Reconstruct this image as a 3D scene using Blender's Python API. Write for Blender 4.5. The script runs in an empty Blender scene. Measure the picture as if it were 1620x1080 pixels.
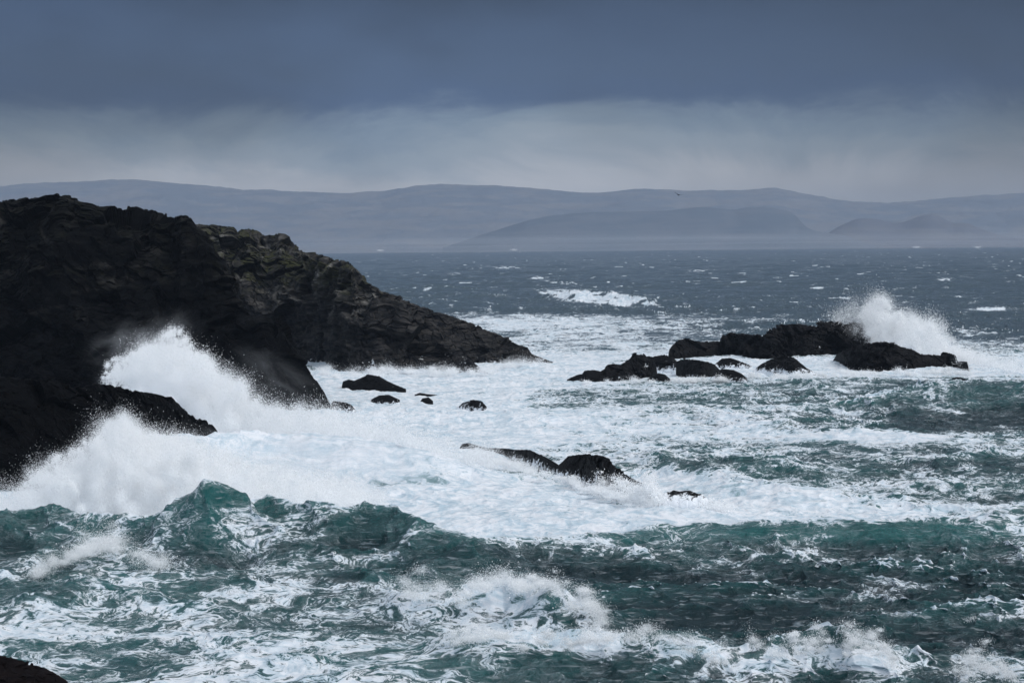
import bpy, math, os
import numpy as np
from mathutils import Matrix, Vector
rng = np.random.default_rng(7)
Q = float(os.environ.get('SCENE_Q', '1'))          # mesh density for quick looks

# ------------------------------------------------------------------ scene, camera
sc = bpy.context.scene
sc.render.engine = 'CYCLES'
H, F = 20.0, 3825.0                                # eye height (m), focal length in photo pixels
PITCH, ROLL = math.atan(149 / F), math.radians(0.5)
fw = np.array([0, math.cos(PITCH), -math.sin(PITCH)])
up0 = np.array([0, math.sin(PITCH), math.cos(PITCH)])
rt0 = np.array([1.0, 0, 0])
rt = rt0 * math.cos(ROLL) - up0 * math.sin(ROLL)
up = up0 * math.cos(ROLL) + rt0 * math.sin(ROLL)
CAM = np.array([0, 0, H])
cd = bpy.data.cameras.new('camera'); cam = bpy.data.objects.new('camera', cd)
sc.collection.objects.link(cam)
M = Matrix.Identity(4)
for i in range(3):
    M[i][0], M[i][1], M[i][2], M[i][3] = rt[i], up[i], -fw[i], CAM[i]
cam.matrix_world = M
cd.sensor_width = 36; cd.lens = 36 * F / 1620; cd.clip_start = 1; cd.clip_end = 60000
sc.camera = cam

def ray(x, y):
    x = np.asarray(x, float); y = np.asarray(y, float)
    return fw + (x[..., None] - 810) / F * rt + (540 - y[..., None]) / F * up
def on_z(x, y, z=0.0):
    d = ray(x, y); t = (np.asarray(z) - H) / d[..., 2]
    return CAM + d * t[..., None]
def at_y(x, y, Y):
    d = ray(x, y); return CAM + d * (np.asarray(Y) / d[..., 1])[..., None]
def proj(P):
    q = P - CAM.astype(P.dtype)
    w = q @ fw.astype(P.dtype)
    return 810 + F * (q @ rt.astype(P.dtype)) / w, 540 - F * (q @ up.astype(P.dtype)) / w

# ------------------------------------------------------------------ helpers
def tag(o, label=None, cat=None, group=None, kind=None):
    for k, v in (('label', label), ('category', cat), ('group', group), ('kind', kind)):
        if v: o[k] = v
    return o
def grid_mesh(name, P, mat, attrs=None, smooth=True):
    """P (nr, nc, 3) -> mesh object of quads"""
    nr, nc = P.shape[:2]
    me = bpy.data.meshes.new(name)
    me.vertices.add(nr * nc); me.vertices.foreach_set('co', P.reshape(-1).astype(np.float32))
    idx = np.arange(nr * nc, dtype=np.int32).reshape(nr, nc)
    f = np.stack([idx[:-1, :-1], idx[:-1, 1:], idx[1:, 1:], idx[1:, :-1]], -1).reshape(-1, 4)
    n = len(f)
    me.loops.add(n * 4); me.loops.foreach_set('vertex_index', f.reshape(-1))
    me.polygons.add(n); me.polygons.foreach_set('loop_start', np.arange(0, n * 4, 4, dtype=np.int32))
    me.polygons.foreach_set('use_smooth', np.full(n, smooth))
    me.update(calc_edges=True)
    for k, a in (attrs or {}).items():
        me.attributes.new(k, 'FLOAT', 'POINT').data.foreach_set('value', a.reshape(-1).astype(np.float32))
    me.materials.append(mat)
    return me
def link(name, me):
    o = bpy.data.objects.new(name, me); sc.collection.objects.link(o); return o
def join_np(parts):
    """[(P grid, attrs)] of several grids -> one mesh data"""
def _h(ix, iy, iz, s):
    h = (ix * 374761393 + iy * 668265263 + iz * 2147483647 % 1000003 * 0 + iz * 1274126177 + s * 362437) & 0xffffffff
    h = ((h ^ (h >> 13)) * 1274126177) & 0xffffffff
    h = ((h ^ (h >> 16)) * 2246822519) & 0xffffffff
    return ((h ^ (h >> 15)) & 0xffffff) / 16777216.0
def noise2(x, y, s=0):
    ix = np.floor(x).astype(np.int64); iy = np.floor(y).astype(np.int64)
    fx = x - ix; fy = y - iy
    u = fx * fx * fx * (fx * (fx * 6 - 15) + 10); v = fy * fy * fy * (fy * (fy * 6 - 15) + 10)
    r = 0
    for a in (0, 1):
        for b in (0, 1):
            t = _h(ix + a, iy + b, 0, s) * 6.2831853
            g = np.cos(t) * (fx - a) + np.sin(t) * (fy - b)
            r = r + g * (u if a else 1 - u) * (v if b else 1 - v)
    return r * 1.5
def noise3(p, s=0):
    x, y, z = p[..., 0], p[..., 1], p[..., 2]
    ix = np.floor(x).astype(np.int64); iy = np.floor(y).astype(np.int64); iz = np.floor(z).astype(np.int64)
    fx, fy, fz = x - ix, y - iy, z - iz
    w = [f * f * (3 - 2 * f) for f in (fx, fy, fz)]
    r = 0
    for a in (0, 1):
        for b in (0, 1):
            for c in (0, 1):
                r = r + _h(ix + a, iy + b, iz + c, s) * (w[0] if a else 1 - w[0]) * (w[1] if b else 1 - w[1]) * (w[2] if c else 1 - w[2])
    return r * 2 - 1
def fbm2(x, y, o=5, s=0):
    r = 0; a = 1; t = 0
    for i in range(o):
        r = r + a * noise2(x * 2 ** i + 17.3 * i, y * 2 ** i - 9.1 * i, s + i); t += a; a *= .5
    return r / t * 1.6
def fbm3(p, o=4, s=0):
    r = 0; a = 1; t = 0
    for i in range(o):
        r = r + a * noise3(p * 2 ** i + 7.7 * i, s + i); t += a; a *= .5
    return r / t
def facets(p, cell, s):
    """blocky displacement: each random cell is a tilted plane"""
    q = p / cell; i0 = np.floor(q).astype(np.int64)
    best = np.full(q.shape[:-1], 1e9); out = np.zeros(q.shape[:-1])
    for a in (-1, 0, 1):
        for b in (-1, 0, 1):
            for c in (-1, 0, 1):
                i = i0[..., 0] + a, i0[..., 1] + b, i0[..., 2] + c
                ctr = np.stack([i[k] + _h(*i, s + k) for k in range(3)], -1)
                dv = q - ctr; d = (dv ** 2).sum(-1)
                n = np.stack([_h(*i, s + 5 + k) * 2 - 1 for k in range(3)], -1)
                val = (dv * n).sum(-1) * .8 + (_h(*i, s + 9) - .5) * .7
                m = d < best; best = np.where(m, d, best); out = np.where(m, val, out)
    return out * cell
def sstep(a, b, x):
    t = np.clip((x - a) / (b - a), 0, 1); return t * t * (3 - 2 * t)

# ------------------------------------------------------------------ node helper
class NT:
    def __init__(self, name):
        self.m = bpy.data.materials.new(name); self.m.use_nodes = True
        self.t = self.m.node_tree; self.t.nodes.clear()
    def n(self, typ, ins=None, **kw):
        nd = self.t.nodes.new(typ)
        for k, v in kw.items(): setattr(nd, k, v)
        for k, v in (ins or {}).items():
            if isinstance(v, bpy.types.NodeSocket): self.t.links.new(v, nd.inputs[k])
            else: nd.inputs[k].default_value = v
        return nd
    def math(self, op, a, b=None, c=None, clamp=False):
        ins = {0: a}
        if b is not None: ins[1] = b
        if c is not None: ins[2] = c
        return self.n('ShaderNodeMath', ins, operation=op, use_clamp=clamp).outputs[0]
    def mapr(self, v, a, b, c=0., d=1., smooth=True):
        return self.n('ShaderNodeMapRange', {0: v, 1: a, 2: b, 3: c, 4: d}, interpolation_type='SMOOTHSTEP' if smooth else 'LINEAR').outputs[0]
    def mix(self, f, a, b):
        nd = self.n('ShaderNodeMix', data_type='RGBA')
        for k, v in ((0, f), (6, a), (7, b)):
            if isinstance(v, bpy.types.NodeSocket): self.t.links.new(v, nd.inputs[k])
            else: nd.inputs[k].default_value = v
        return nd.outputs[2]
    def attr(self, name): return self.n('ShaderNodeAttribute', attribute_name=name).outputs['Fac']
    def noise(self, vec, scale, detail=4, rough=.5, dist=0.):
        return self.n('ShaderNodeTexNoise', {'Vector': vec, 'Scale': scale, 'Detail': detail, 'Roughness': rough, 'Distortion': dist}).outputs[0]
    def mapping(self, vec, rot=(0, 0, 0), scale=(1, 1, 1), loc=(0, 0, 0)):
        return self.n('ShaderNodeMapping', {'Vector': vec, 'Location': loc, 'Rotation': rot, 'Scale': scale}).outputs[0]
    def out(self, s, vol=False):
        o = self.n('ShaderNodeOutputMaterial'); self.t.links.new(s, o.inputs['Volume' if vol else 'Surface']); return self.m
C4 = lambda r, g, b: (r, g, b, 1)

# ------------------------------------------------------------------ materials
def mat_sea():
    t = NT('sea_water')
    pos = t.n('ShaderNodeNewGeometry').outputs['Position']
    foam, aer, far = t.attr('foam'), t.attr('aeration'), t.attr('fetch')
    # lacy foam pattern, drawn out along the wind and swirled by the currents
    m1 = t.mapping(pos, rot=(0, 0, .35), scale=(.55, .45, 1.5))
    warp = t.n('ShaderNodeTexNoise', {'Vector': pos, 'Scale': .16, 'Detail': 3}).outputs['Color']
    m1 = t.n('ShaderNodeVectorMath', {0: t.n('ShaderNodeVectorMath', {0: warp, 3: 4.5}, operation='SCALE').outputs[0], 1: m1}, operation='ADD').outputs[0]
    n1 = t.noise(m1, .28, 8, .6, .4)
    def lace(sc_, d_, g):
        q = t.noise(m1, sc_, d_, .6, 1.0)
        return t.math('SUBTRACT', 1., t.math('MULTIPLY', t.math('ABSOLUTE', t.math('SUBTRACT', q, .5)), g), clamp=True), q
    l1, q1 = lace(.8, 6, 6.); l2, q2 = lace(3.0, 5, 5.)
    pat = t.math('ADD', t.math('MULTIPLY', t.mapr(n1, .32, .68, smooth=False), .40), t.math('MULTIPLY', l1, .32))
    pat = t.math('ADD', pat, t.math('MULTIPLY', l2, .28))
    d = t.math('ADD', t.math('SUBTRACT', pat, 1.), foam)
    fac = t.mapr(d, -.05, .13)
    film = t.math('MULTIPLY', t.mapr(d, -.3, .05), .10)
    sn = t.noise(t.mapping(pos, rot=(0, 0, .12), scale=(.35, 1.1, 3.)), 1.5, 6, .68, .5)
    streak = t.math('MULTIPLY', t.mapr(sn, .52, .72), .30)
    streak = t.math('MULTIPLY', streak, t.math('SUBTRACT', 1., t.math('MULTIPLY', far, .5)))
    fac = t.math('MAXIMUM', fac, t.math('MAXIMUM', film, streak))
    nb = t.noise(pos, .6, 3, .6)
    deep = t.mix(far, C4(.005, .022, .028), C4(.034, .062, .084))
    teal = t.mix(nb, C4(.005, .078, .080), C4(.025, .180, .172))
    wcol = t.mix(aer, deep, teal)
    wcol = t.mix(t.mapr(aer, .72, .98), wcol, C4(.32, .45, .49))
    bumpn = t.noise(t.mapping(pos, rot=(0, 0, .3), scale=(1, .7, 1)), 1.6, 8, .68, .4)
    bump = t.n('ShaderNodeBump', {'Strength': 1., 'Distance': .45, 'Height': bumpn}).outputs[0]
    farn = t.noise(t.mapping(pos, rot=(0, 0, .3), scale=(1, .45, 1)), .28, 5, .62, .3)
    fb = t.n('ShaderNodeBump', {'Strength': far, 'Distance': 1.3, 'Height': farn, 'Normal': bump}).outputs[0]
    water = t.n('ShaderNodeBsdfPrincipled', {'Base Color': wcol, 'Roughness': .16, 'IOR': 1.33, 'Normal': fb})
    fn = t.noise(pos, 2.2, 9, .72, .5)
    fbump = t.n('ShaderNodeBump', {'Strength': .7, 'Distance': .08, 'Height': fn}).outputs[0]
    fcol = t.mix(t.mapr(t.math('ADD', t.math('MULTIPLY', q1, .6), t.math('MULTIPLY', q2, .4)), .38, .60), C4(.40, .50, .57), C4(.72, .735, .765))
    foamb = t.n('ShaderNodeBsdfPrincipled', {'Base Color': fcol, 'Roughness': .8, 'Specular IOR Level': .1, 'Normal': fbump})
    mx = t.n('ShaderNodeMixShader', {0: fac, 1: water.outputs[0], 2: foamb.outputs[0]})
    return t.out(mx.outputs[0])

def mat_rock(name, dark, light, lichen=0.0, turf=0.0, z0=6., spec=.04):
    t = NT(name)
    geo = t.n('ShaderNodeNewGeometry'); pos = geo.outputs['Position']
    sx = t.n('ShaderNodeSeparateXYZ', {0: geo.outputs['Normal']}).outputs
    pz = t.n('ShaderNodeSeparateXYZ', {0: pos}).outputs[2]
    st = t.mapping(pos, rot=(.3, .5, 0), scale=(.5, .5, 1.6))
    n1 = t.noise(st, .7, 10, .7, .4)
    n2 = t.noise(pos, .13, 5, .6)
    col = t.mix(t.mapr(n1, .35, .75), C4(*dark), C4(*light))
    if lichen:
        m = t.math('MULTIPLY', t.mapr(t.noise(st, .35, 8, .75, .5),   .49, .62), t.mapr(pz, z0, z0 + 5))
        m = t.math('MULTIPLY', m, t.mapr(n2, .42, .62))
        m = t.math('MULTIPLY', m, t.mapr(sx[2], -.1, .6))
        col = t.mix(t.math('MULTIPLY', m, lichen), col, C4(.20, .19, .175))
    if turf:
        m = t.math('MULTIPLY', t.mapr(sx[2], .45, .8), t.mapr(pz, z0 + 3, z0 + 9))
        m = t.math('MULTIPLY', m, t.mapr(t.noise(pos, .5, 6, .7), .38, .6))
        col = t.mix(t.math('MULTIPLY', m, turf), col, C4(.034, .036, .016))
    b = t.n('ShaderNodeBump', {'Strength': 1., 'Distance': .35, 'Height': t.noise(st, 1.1, 10, .75, .3)}).outputs[0]
    rock = t.n('ShaderNodeBsdfPrincipled', {'Base Color': col, 'Roughness': .6, 'Specular IOR Level': spec, 'Normal': b})
    # white water still draining off the rock
    ws = t.noise(t.mapping(pos, rot=(0, .25, 0), scale=(.9, .9, 1.1)), 1.9, 6, .7, .7)
    wf = t.mapr(t.math('ADD', ws, t.attr('wash')), .90, .99)
    foam = t.n('ShaderNodeBsdfPrincipled', {'Base Color': C4(.8, .82, .85), 'Roughness': .8})
    return t.out(t.n('ShaderNodeMixShader', {0: wf, 1: rock.outputs[0], 2: foam.outputs[0]}).outputs[0])

def mat_spray(name='spray_droplets', c=(.985, .988, .99)):
    t = NT(name)
    d = t.n('ShaderNodeBsdfDiffuse', {'Color': C4(*c)}); tr = t.n('ShaderNodeBsdfTranslucent', {'Color': C4(*c)})
    return t.out(t.n('ShaderNodeMixShader', {0: .5, 1: d.outputs[0], 2: tr.outputs[0]}).outputs[0])

def mat_hazed_hill(name, a, b):  # base colours paled and blued to paint in part of the distance haze
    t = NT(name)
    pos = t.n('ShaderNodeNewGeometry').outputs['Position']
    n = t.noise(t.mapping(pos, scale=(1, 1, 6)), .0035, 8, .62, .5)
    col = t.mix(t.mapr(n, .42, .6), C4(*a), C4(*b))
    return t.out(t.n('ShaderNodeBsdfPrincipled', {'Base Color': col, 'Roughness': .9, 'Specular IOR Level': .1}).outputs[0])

M_SEA = mat_sea()
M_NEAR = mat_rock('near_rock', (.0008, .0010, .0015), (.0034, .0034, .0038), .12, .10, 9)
M_MID = mat_rock('headland_rock', (.005, .006, .008), (.062, .057, .053), 1., 1., 7)
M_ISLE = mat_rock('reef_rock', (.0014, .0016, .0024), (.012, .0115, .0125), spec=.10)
M_BROWN = mat_rock('shore_rock', (.006, .0045, .005), (.030, .020, .018))
M_SPRAY = mat_spray()

# ------------------------------------------------------------------ sea
def tile(N, L, lmin, lmax, wdir, seed, spread=2, decay=4.0):
    r = np.random.default_rng(seed)
    k1 = np.fft.fftfreq(N, L / N) * 2 * np.pi
    kx, ky = np.meshgrid(k1, k1, indexing='xy'); k = np.hypot(kx, ky); k[0, 0] = 1
    c = (kx * math.cos(wdir) + ky * math.sin(wdir)) / k
    P = k ** -decay * (np.abs(c) ** spread + .06)
    lam = 2 * np.pi / k
    P *= sstep(lmin, lmin * 1.5, lam) * (1 - sstep(lmax * .75, lmax * 1.2, lam)); P[0, 0] = 0
    A = np.sqrt(P) * (r.normal(size=(N, N)) + 1j * r.normal(size=(N, N)))
    h = np.fft.ifft2(A).real; s = 1 / h.std()
    ux, uy = kx / k, ky / k
    f = lambda q: (np.fft.ifft2(q * A).real * s).astype(np.float32)
    return dict(N=N, L=L, d=np.stack([f(1), f(1j * ux), f(1j * uy), f(-ux * kx), f(-uy * ky), f(-ux * ky)], -1))
def sample(T, x, y, rot=0.):
    c, s = math.cos(rot), math.sin(rot)
    u = (x * c + y * s) / T['L'] * T['N']; v = (-x * s + y * c) / T['L'] * T['N']
    iu = np.floor(u).astype(np.int64); iv = np.floor(v).astype(np.int64)
    fu = (u - iu)[..., None].astype(np.float32); fv = (v - iv)[..., None].astype(np.float32)
    N = T['N']; a, b = iu % N, (iu + 1) % N; p, q = iv % N, (iv + 1) % N
    D = T['d']
    r = (D[p, a] * (1 - fu) + D[p, b] * fu) * (1 - fv) + (D[q, a] * (1 - fu) + D[q, b] * fu) * fv
    dx, dy = r[..., 1] * c - r[..., 2] * s, r[..., 1] * s + r[..., 2] * c
    return r[..., 0], dx, dy, r[..., 3], r[..., 4], r[..., 5]

# broad swells: crest line points (photo x, y, crest height), run-up towards us, fall behind, lumpiness
RIDGES = [
 ([(-400,812,2.2),(0,812,2.3),(50,806,2.3),(90,806,2.4),(130,820,2.0),(200,816,2.2),(260,822,2.2),(330,814,2.7),(370,804,2.9),(398,795,3.1),(420,788,3.3),(445,790,3.3),(472,796,3.1),(500,793,3.3),(540,803,3.0),(580,797,3.1),(625,805,2.9),(660,825,2.4),(700,842,1.9),(760,856,1.5),(850,856,1.2),(950,850,1.1),(1100,832,1.3),(1300,824,1.5),(1620,820,1.6),(2000,820,1.6)], 11, 7),
 ([(-300,700,2.5),(200,690,3.2),(300,688,4.2),(400,682,3.9),(500,690,3.4),(600,704,2.8),(680,722,2.0),(740,745,.8),(820,778,.3),(900,790,.25),(1000,805,.25),(1100,815,.2),(1250,818,.1)], 26, 20),
 ([(1330,645,.1),(1390,634,1.0),(1430,620,2.0),(1480,606,3.0),(1540,601,3.2),(1620,607,3.0),(1750,610,2.7),(1900,615,1)], 26, 12),
 ([(825,474,.3),(855,465,2.5),(900,459,4.2),(940,457,4.6),(985,463,3.6),(1030,474,2),(1050,480,.3)], 60, 25),
 ([(1225,615,.1),(1255,604,1.0),(1280,600,1.5),(1310,604,1.1),(1335,614,.1)], 12, 7),
 ([(1080,660,.2),(1150,652,1.1),(1230,655,1.3),(1300,668,1.),(1400,672,.9),(1530,690,.3)], 24, 9),
 ([(1110,745,.1),(1160,730,.9),(1190,728,1.),(1240,738,.6),(1290,750,.1)], 9, 6),
 ([(1440,740,.1),(1480,727,1.),(1505,723,1.2),(1540,733,.7),(1600,745,.1)], 9, 6),
 ([(950,720,.1),(1050,728,.8),(1150,745,.9),(1250,765,.7),(1380,785,.2)], 14, 7),
 ([(235,880,.1),(270,850,1.2),(310,832,2.0),(350,826,2.2),(390,834,1.8),(440,862,1.0),(520,885,.4),(600,900,.1)], 6, 4),
 ([(-100,900,.6),(30,880,1.1),(90,862,1.4),(150,852,1.6),(190,868,1.1),(240,890,.5),(300,900,.1)], 7, 4),
 ([(0,960,.1),(60,935,.9),(160,915,1.2),(320,903,1.3),(480,900,1.2),(600,905,1.1),(700,925,.2)], 8, 9),
 ([(560,950,.1),(620,936,.9),(700,930,1.3),(790,915,1.8),(850,920,2.0),(900,940,1.5),(950,965,.8),(1000,985,.1)], 5, 4),
 ([(640,1030,.1),(700,1005,.9),(760,995,1.3),(850,1005,1.),(930,998,1.3),(1010,1000,1.4),(1100,1012,1.1),(1180,1030,.4),(1230,1040,.1)], 4, 4),
 ([(1170,1045,.1),(1220,1020,.8),(1290,1010,1.2),(1350,1012,1.5),(1395,1020,1.3),(1430,1050,.1)], 3.5, 4),
 ([(1490,1080,.1),(1530,1050,.9),(1560,1040,1.2),(1620,1050,1.0),(1800,1060,.8)], 3.5, 4),
 ([(640,912,.1),(690,892,.9),(750,872,1.4),(785,878,1.1),(820,905,.1)], 4, 4),
 ([(1180,895,.1),(1220,890,.5),(1280,897,.6),(1400,918,.1)], 5, 5),
]
SPILL = {9, 10, 12, 13, 14, 15, 5}
def swell(x, y):
    z = np.zeros_like(x); cr = np.zeros_like(x); wob = fbm2(x / 9, y / 9, 3, 50); hw = fbm2(x / 2.6, y / 7, 3, 51)
    for ri, (pts, wf, wb) in enumerate(RIDGES):
        p = np.array(pts, float); W = on_z(p[:, 0], p[:, 1], p[:, 2]); o = np.argsort(W[:, 0]); W = W[o]; hh = p[o, 2]
        Yc = np.interp(x, W[:, 0], W[:, 1]) + wob * wf * .12; h = np.interp(x, W[:, 0], hh) * (1 + .08 * hw)
        edge = sstep(W[0, 0] - .3 * wf - 1, W[0, 0], x) * (1 - sstep(W[-1, 0], W[-1, 0] + .3 * wf + 1, x))
        s = y - Yc
        front = np.clip(1 + s / wf, 0, 1); back = np.clip(1 - s / wb, 0, 1)
        prof = np.where(s < 0, front ** 1.9, back ** 2 * (3 - 2 * back))
        trough = -.18 * np.exp(-((s + wf * 1.25) / (wf * .5)) ** 2)
        z += (prof + trough) * h * edge
        if ri in SPILL: cr = np.maximum(cr, np.exp(-((s + wf * .25) / (wf * .42)) ** 2) * np.clip(h, 0, 1) * edge * (.5 if ri in (9, 10) else 1.))
    for gx, gy, sx_, sy_, k in ((1.5, 221, 7, 9, .8), (9, 205, 7, 8, .6), (15.5, 194, 5, 5, .3)):   # drawn-down water round the ridge
        z -= k * np.exp(-((x - gx) / sx_) ** 2 - ((y - gy) / sy_) ** 2)
    return z, cr
COVER = """
000000000000000000000000000
000000000000000000000000000
000000000000000000000000000
000000000000000000000000000
000000000000000000000000000
000000000000798875321000000
000000000005567654320000220
000000007788887786666669964
000000009999999988888889998
000000009999999999999999999
000000099999998876654342111
999999999999996655433332322
999999999999998877665431111
999999999999999989998765421
999999999999999987888999965
999999999999998766555455445
999999999999997765323323222
999999988998887889864443222
999999888888998999998766554
999999999999998988999875565
999999999999999999999999876
121243211138999984100000111
126335332111577653211211231
137423432111211111111111111
258622354333321111211111121
367664222143321111122111111
333666654357775211111111111
565566654556887521111111111
777655555455664321111111111
888765555556775432111111111
888765566788878777421121111
998866567887653446753576122
999866677888643223256478133
999777788888743321233124253
999888888888743321233124253
""".split()
CV = np.array([[int(c) for c in r] for r in COVER], float) / 9
def cover(px, py):
    u = np.clip((px - 30) / 60, 0, 25.999); v = np.clip((py - 410) / 20, 0, len(CV) - 1.001)
    iu = u.astype(int); iv = v.astype(int); fu = u - iu; fv = v - iv
    fu = fu * fu * (3 - 2 * fu); fv = fv * fv * (3 - 2 * fv)
    return (CV[iv, iu] * (1 - fu) + CV[iv, iu + 1] * fu) * (1 - fv) + (CV[iv + 1, iu] * (1 - fu) + CV[iv + 1, iu + 1] * fu) * fv

WD = math.radians(-112)
TA = tile(1024, 530, 16, 95, WD, 1, 3)
TB = tile(1024, 341, 3.0, 24, WD + .25, 2, 2, 3.7)
TC = tile(512, 43, .35, 4.5, WD - .2, 3, 1, 3.6)

def seg(stops):
    out = []
    for (a, b, step) in stops: out.append(np.arange(a, b, step))
    return np.concatenate(out)
ys = seg([(399.8, 480, .3 / Q), (480, 700, .42 / Q), (700, 1120, .42 / Q), (1120, 1500, 6)])
Yr = np.concatenate([[18000, 14000, 11500], H * F / (ys - 391)])       # ranges, far to near
xs = np.concatenate([np.arange(-3600, -160, 40), np.arange(-160, 1780, 1.05 / Q), np.arange(1780, 5200, 40)])
tx = (xs - 810) / F
X = (tx[None, :] * Yr[:, None]); Y = np.repeat(Yr[:, None], len(xs), 1)
zs, spill = swell(X, Y)
a0, ax, ay, axx, ayy, axy = sample(TA, X, Y)
b0, bx, by, bxx, byy, bxy = sample(TB, X, Y, .3)
c0, cx, cy, cxx, cyy, cxy = sample(TC, X, Y, -.4)
bay = 1 - sstep(330, 620, Y)                                  # sheltered, chaotic water near the rocks
gust = .75 + .5 * fbm2(X / 60, Y / 90, 3, 9)
wa = .50 - .32 * bay; wb = (.25 + .05 * bay) * gust; wc = .21 * gust * (1 - sstep(500, 1500, Y))
px0, py0 = proj(np.stack([X, Y, zs], -1))
def crest_y(k, x):
    p = np.array(RIDGES[k][0], float); W = on_z(p[:, 0], p[:, 1], p[:, 2]); o = np.argsort(W[:, 0])
    return np.interp(x, W[o, 0], W[o, 1]) + fbm2(x / 9, Y / 9, 3, 50) * RIDGES[k][1] * .12
f1 = sstep(1.2, -1.2, Y - crest_y(0, X)) if False else 1 - sstep(-.8, 1.0, Y - crest_y(0, X))
yc3 = crest_y(2, X); f3 = (1 - sstep(-2, 1, Y - yc3)) * sstep(-45, -25, Y - yc3)
def cover_side(px, py):
    a = cover(px, np.minimum(py, 812)); b = cover(px, np.maximum(py, 838))
    c = a * (1 - f1) + b * f1
    d = cover(px, np.clip(py, 632, 655))
    return c * (1 - f3) + d * f3
cov0 = cover_side(px0, py0)
smooth = np.exp(-((py0 - 838) / 16) ** 2) * sstep(1020, 1150, px0) * (Y < 400)
smooth1 = smooth; smooth = np.maximum(smooth, .6 * f3 * sstep(1370, 1440, px0))
wb = wb * (1 - .75 * smooth) * (1 - .5 * cov0 ** 2); wc = wc * (1 - .6 * smooth) * (1 - .65 * cov0)
Z = zs + wa * a0 + wb * b0 + wc * c0
wx, wy = X + 1.5 * fbm2(X / 7, Y / 7, 3, 61), Y + 2 * fbm2(X / 8, Y / 8, 3, 62)
chop = 1 - np.abs(fbm2(wx / 4.2, wy / 2.6, 4, 63)) * 2.2                # pointed wavelets
near = (1 - sstep(350, 800, Y)) * (1 - .8 * smooth) * (1 - .85 * cov0)
Z += near * (chop - .5) * .15 * gust
X2 = X + 1.1 * (wa * ax + wb * bx + wc * cx); Y2 = Y + 1.1 * (wa * ay + wb * by + wc * cy)
# lumpy broken water where foam is thick
lump = fbm2(X / 1.8, Y / 3.4, 5, 21); ridg = 1 - np.abs(fbm2(X / 5.5, Y / 7, 4, 31)) * 2
Z += cov0 ** 2 * (Y < 520) * (lump * .09 + ridg * .07 + .12 * fbm2(X / 9, Y / 9, 2, 33))
P = np.stack([X2, Y2, Z], -1)
px, py = proj(P)
cov = cover_side(px, py)
J = 1 + 1.5 * (wa * (axx + ayy) + wb * (bxx + byy)) + .6 * wc * (cxx + cyy)
caps = 1 - J
crest = np.clip((wb * b0 + wc * c0 + near * (chop - .5) * .25) / .3, -1.5, 2.5)
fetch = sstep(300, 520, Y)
patch = fbm2(X / 22, Y / 30, 4, 77)
mid = fbm2(X / 6, Y / 10, 4, 78)
cc = np.clip(cov + .30 * patch * (cov > .02) * (1 - cov ** 3) + .16 * mid * (1 - cov ** 4), 0, 1)
cc = cc * (1 - .26 * f1 * (px < 1000)) * (1 - .35 * sstep(0, 1, zs / 2.5) * f1) * (1 - .6 * f3 * sstep(1370, 1440, px))
foam = .20 + .36 * cc + .19 * sstep(.8, 1.0, cc) - .22 * (1 - sstep(0, .12, cc))
foam += (.13 * sstep(.15, .7, caps) + .05 * crest) * (1 - cov) * (1 - smooth)
# whitecaps on open water
far = sstep(380, 520, Y)
foam += .15 * spill * (.8 + .5 * mid)
vf = sstep(450, 1000, Y)
caps_f = caps * (1 - vf) + vf * (fbm2(X / 9, Y / 34, 4, 91) * .9 + .25 + .12 * b0)
wcap = .58 * sstep(.80, 1.15, caps_f * .8 + .2 * crest * (1 - .7 * vf) + .35 * patch + .5 * fbm2(X / 16, Y / 45, 3, 90))
foam = np.maximum(foam, far * wcap * .98)
foam = np.maximum(foam, (1 - far) * sstep(.75, 1.2, caps + .25 * crest) * .75)
# breaker beyond the reef
bn = fbm2(X / 4 + Z * .7, Y / 40, 4, 89)
def blob(cx_, cy_, rx, ry, ang=0.):
    a = math.radians(ang); dx, dy = px - cx_, py - cy_
    return np.exp(-(((dx * math.cos(a) + dy * math.sin(a)) / rx) ** 2 + ((-dx * math.sin(a) + dy * math.cos(a)) / ry) ** 2))
for b, k in ((blob(950, 471, 72, 9, 5) * (.62 + 1.0 * fbm2(X / 5, Z * 1.2 + Y / 60, 5, 88)), 2.2), (blob(880, 463, 30, 4, 3), .9), (blob(1525, 524, 26, 4, 20), 1.1), (blob(850, 440, 9, 3), 1.2),
          (blob(805, 423, 30, 2), .9), (blob(720, 433, 12, 2), .9), (blob(1570, 489, 34, 2.5), 1.0), (blob(1105, 428, 18, 2.2), .8),
          (blob(890, 447, 26, 2, 6), .9), (blob(1500, 442, 16, 2.2), .9), (blob(350, 832, 60, 9, 12), .7), (blob(1500, 655, 60, 5, -8), .55)):
    foam = np.maximum(foam, np.clip(b * k * (1 if k == 2.2 else .55 + 1.3 * bn), 0, 1) * .95)
aer = np.clip(.02 + .55 * cov ** .7 + .16 * crest + .12 * patch + .12 * np.clip(zs, 0, 3.5), 0, 1) * (1 - .85 * far) + .5 * smooth1 - .25 * (smooth - smooth1)
aer = np.clip(aer, 0, .66) + .34 * sstep(.7, .97, cc) * (1 - far)
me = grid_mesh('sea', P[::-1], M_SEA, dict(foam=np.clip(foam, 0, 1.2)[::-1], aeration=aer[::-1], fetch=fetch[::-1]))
tag(link('sea', me), 'stormy grey-green sea streaked with white foam', None, None, 'structure')
del X, Y, P, Z, X2, Y2, px, py, J

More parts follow.
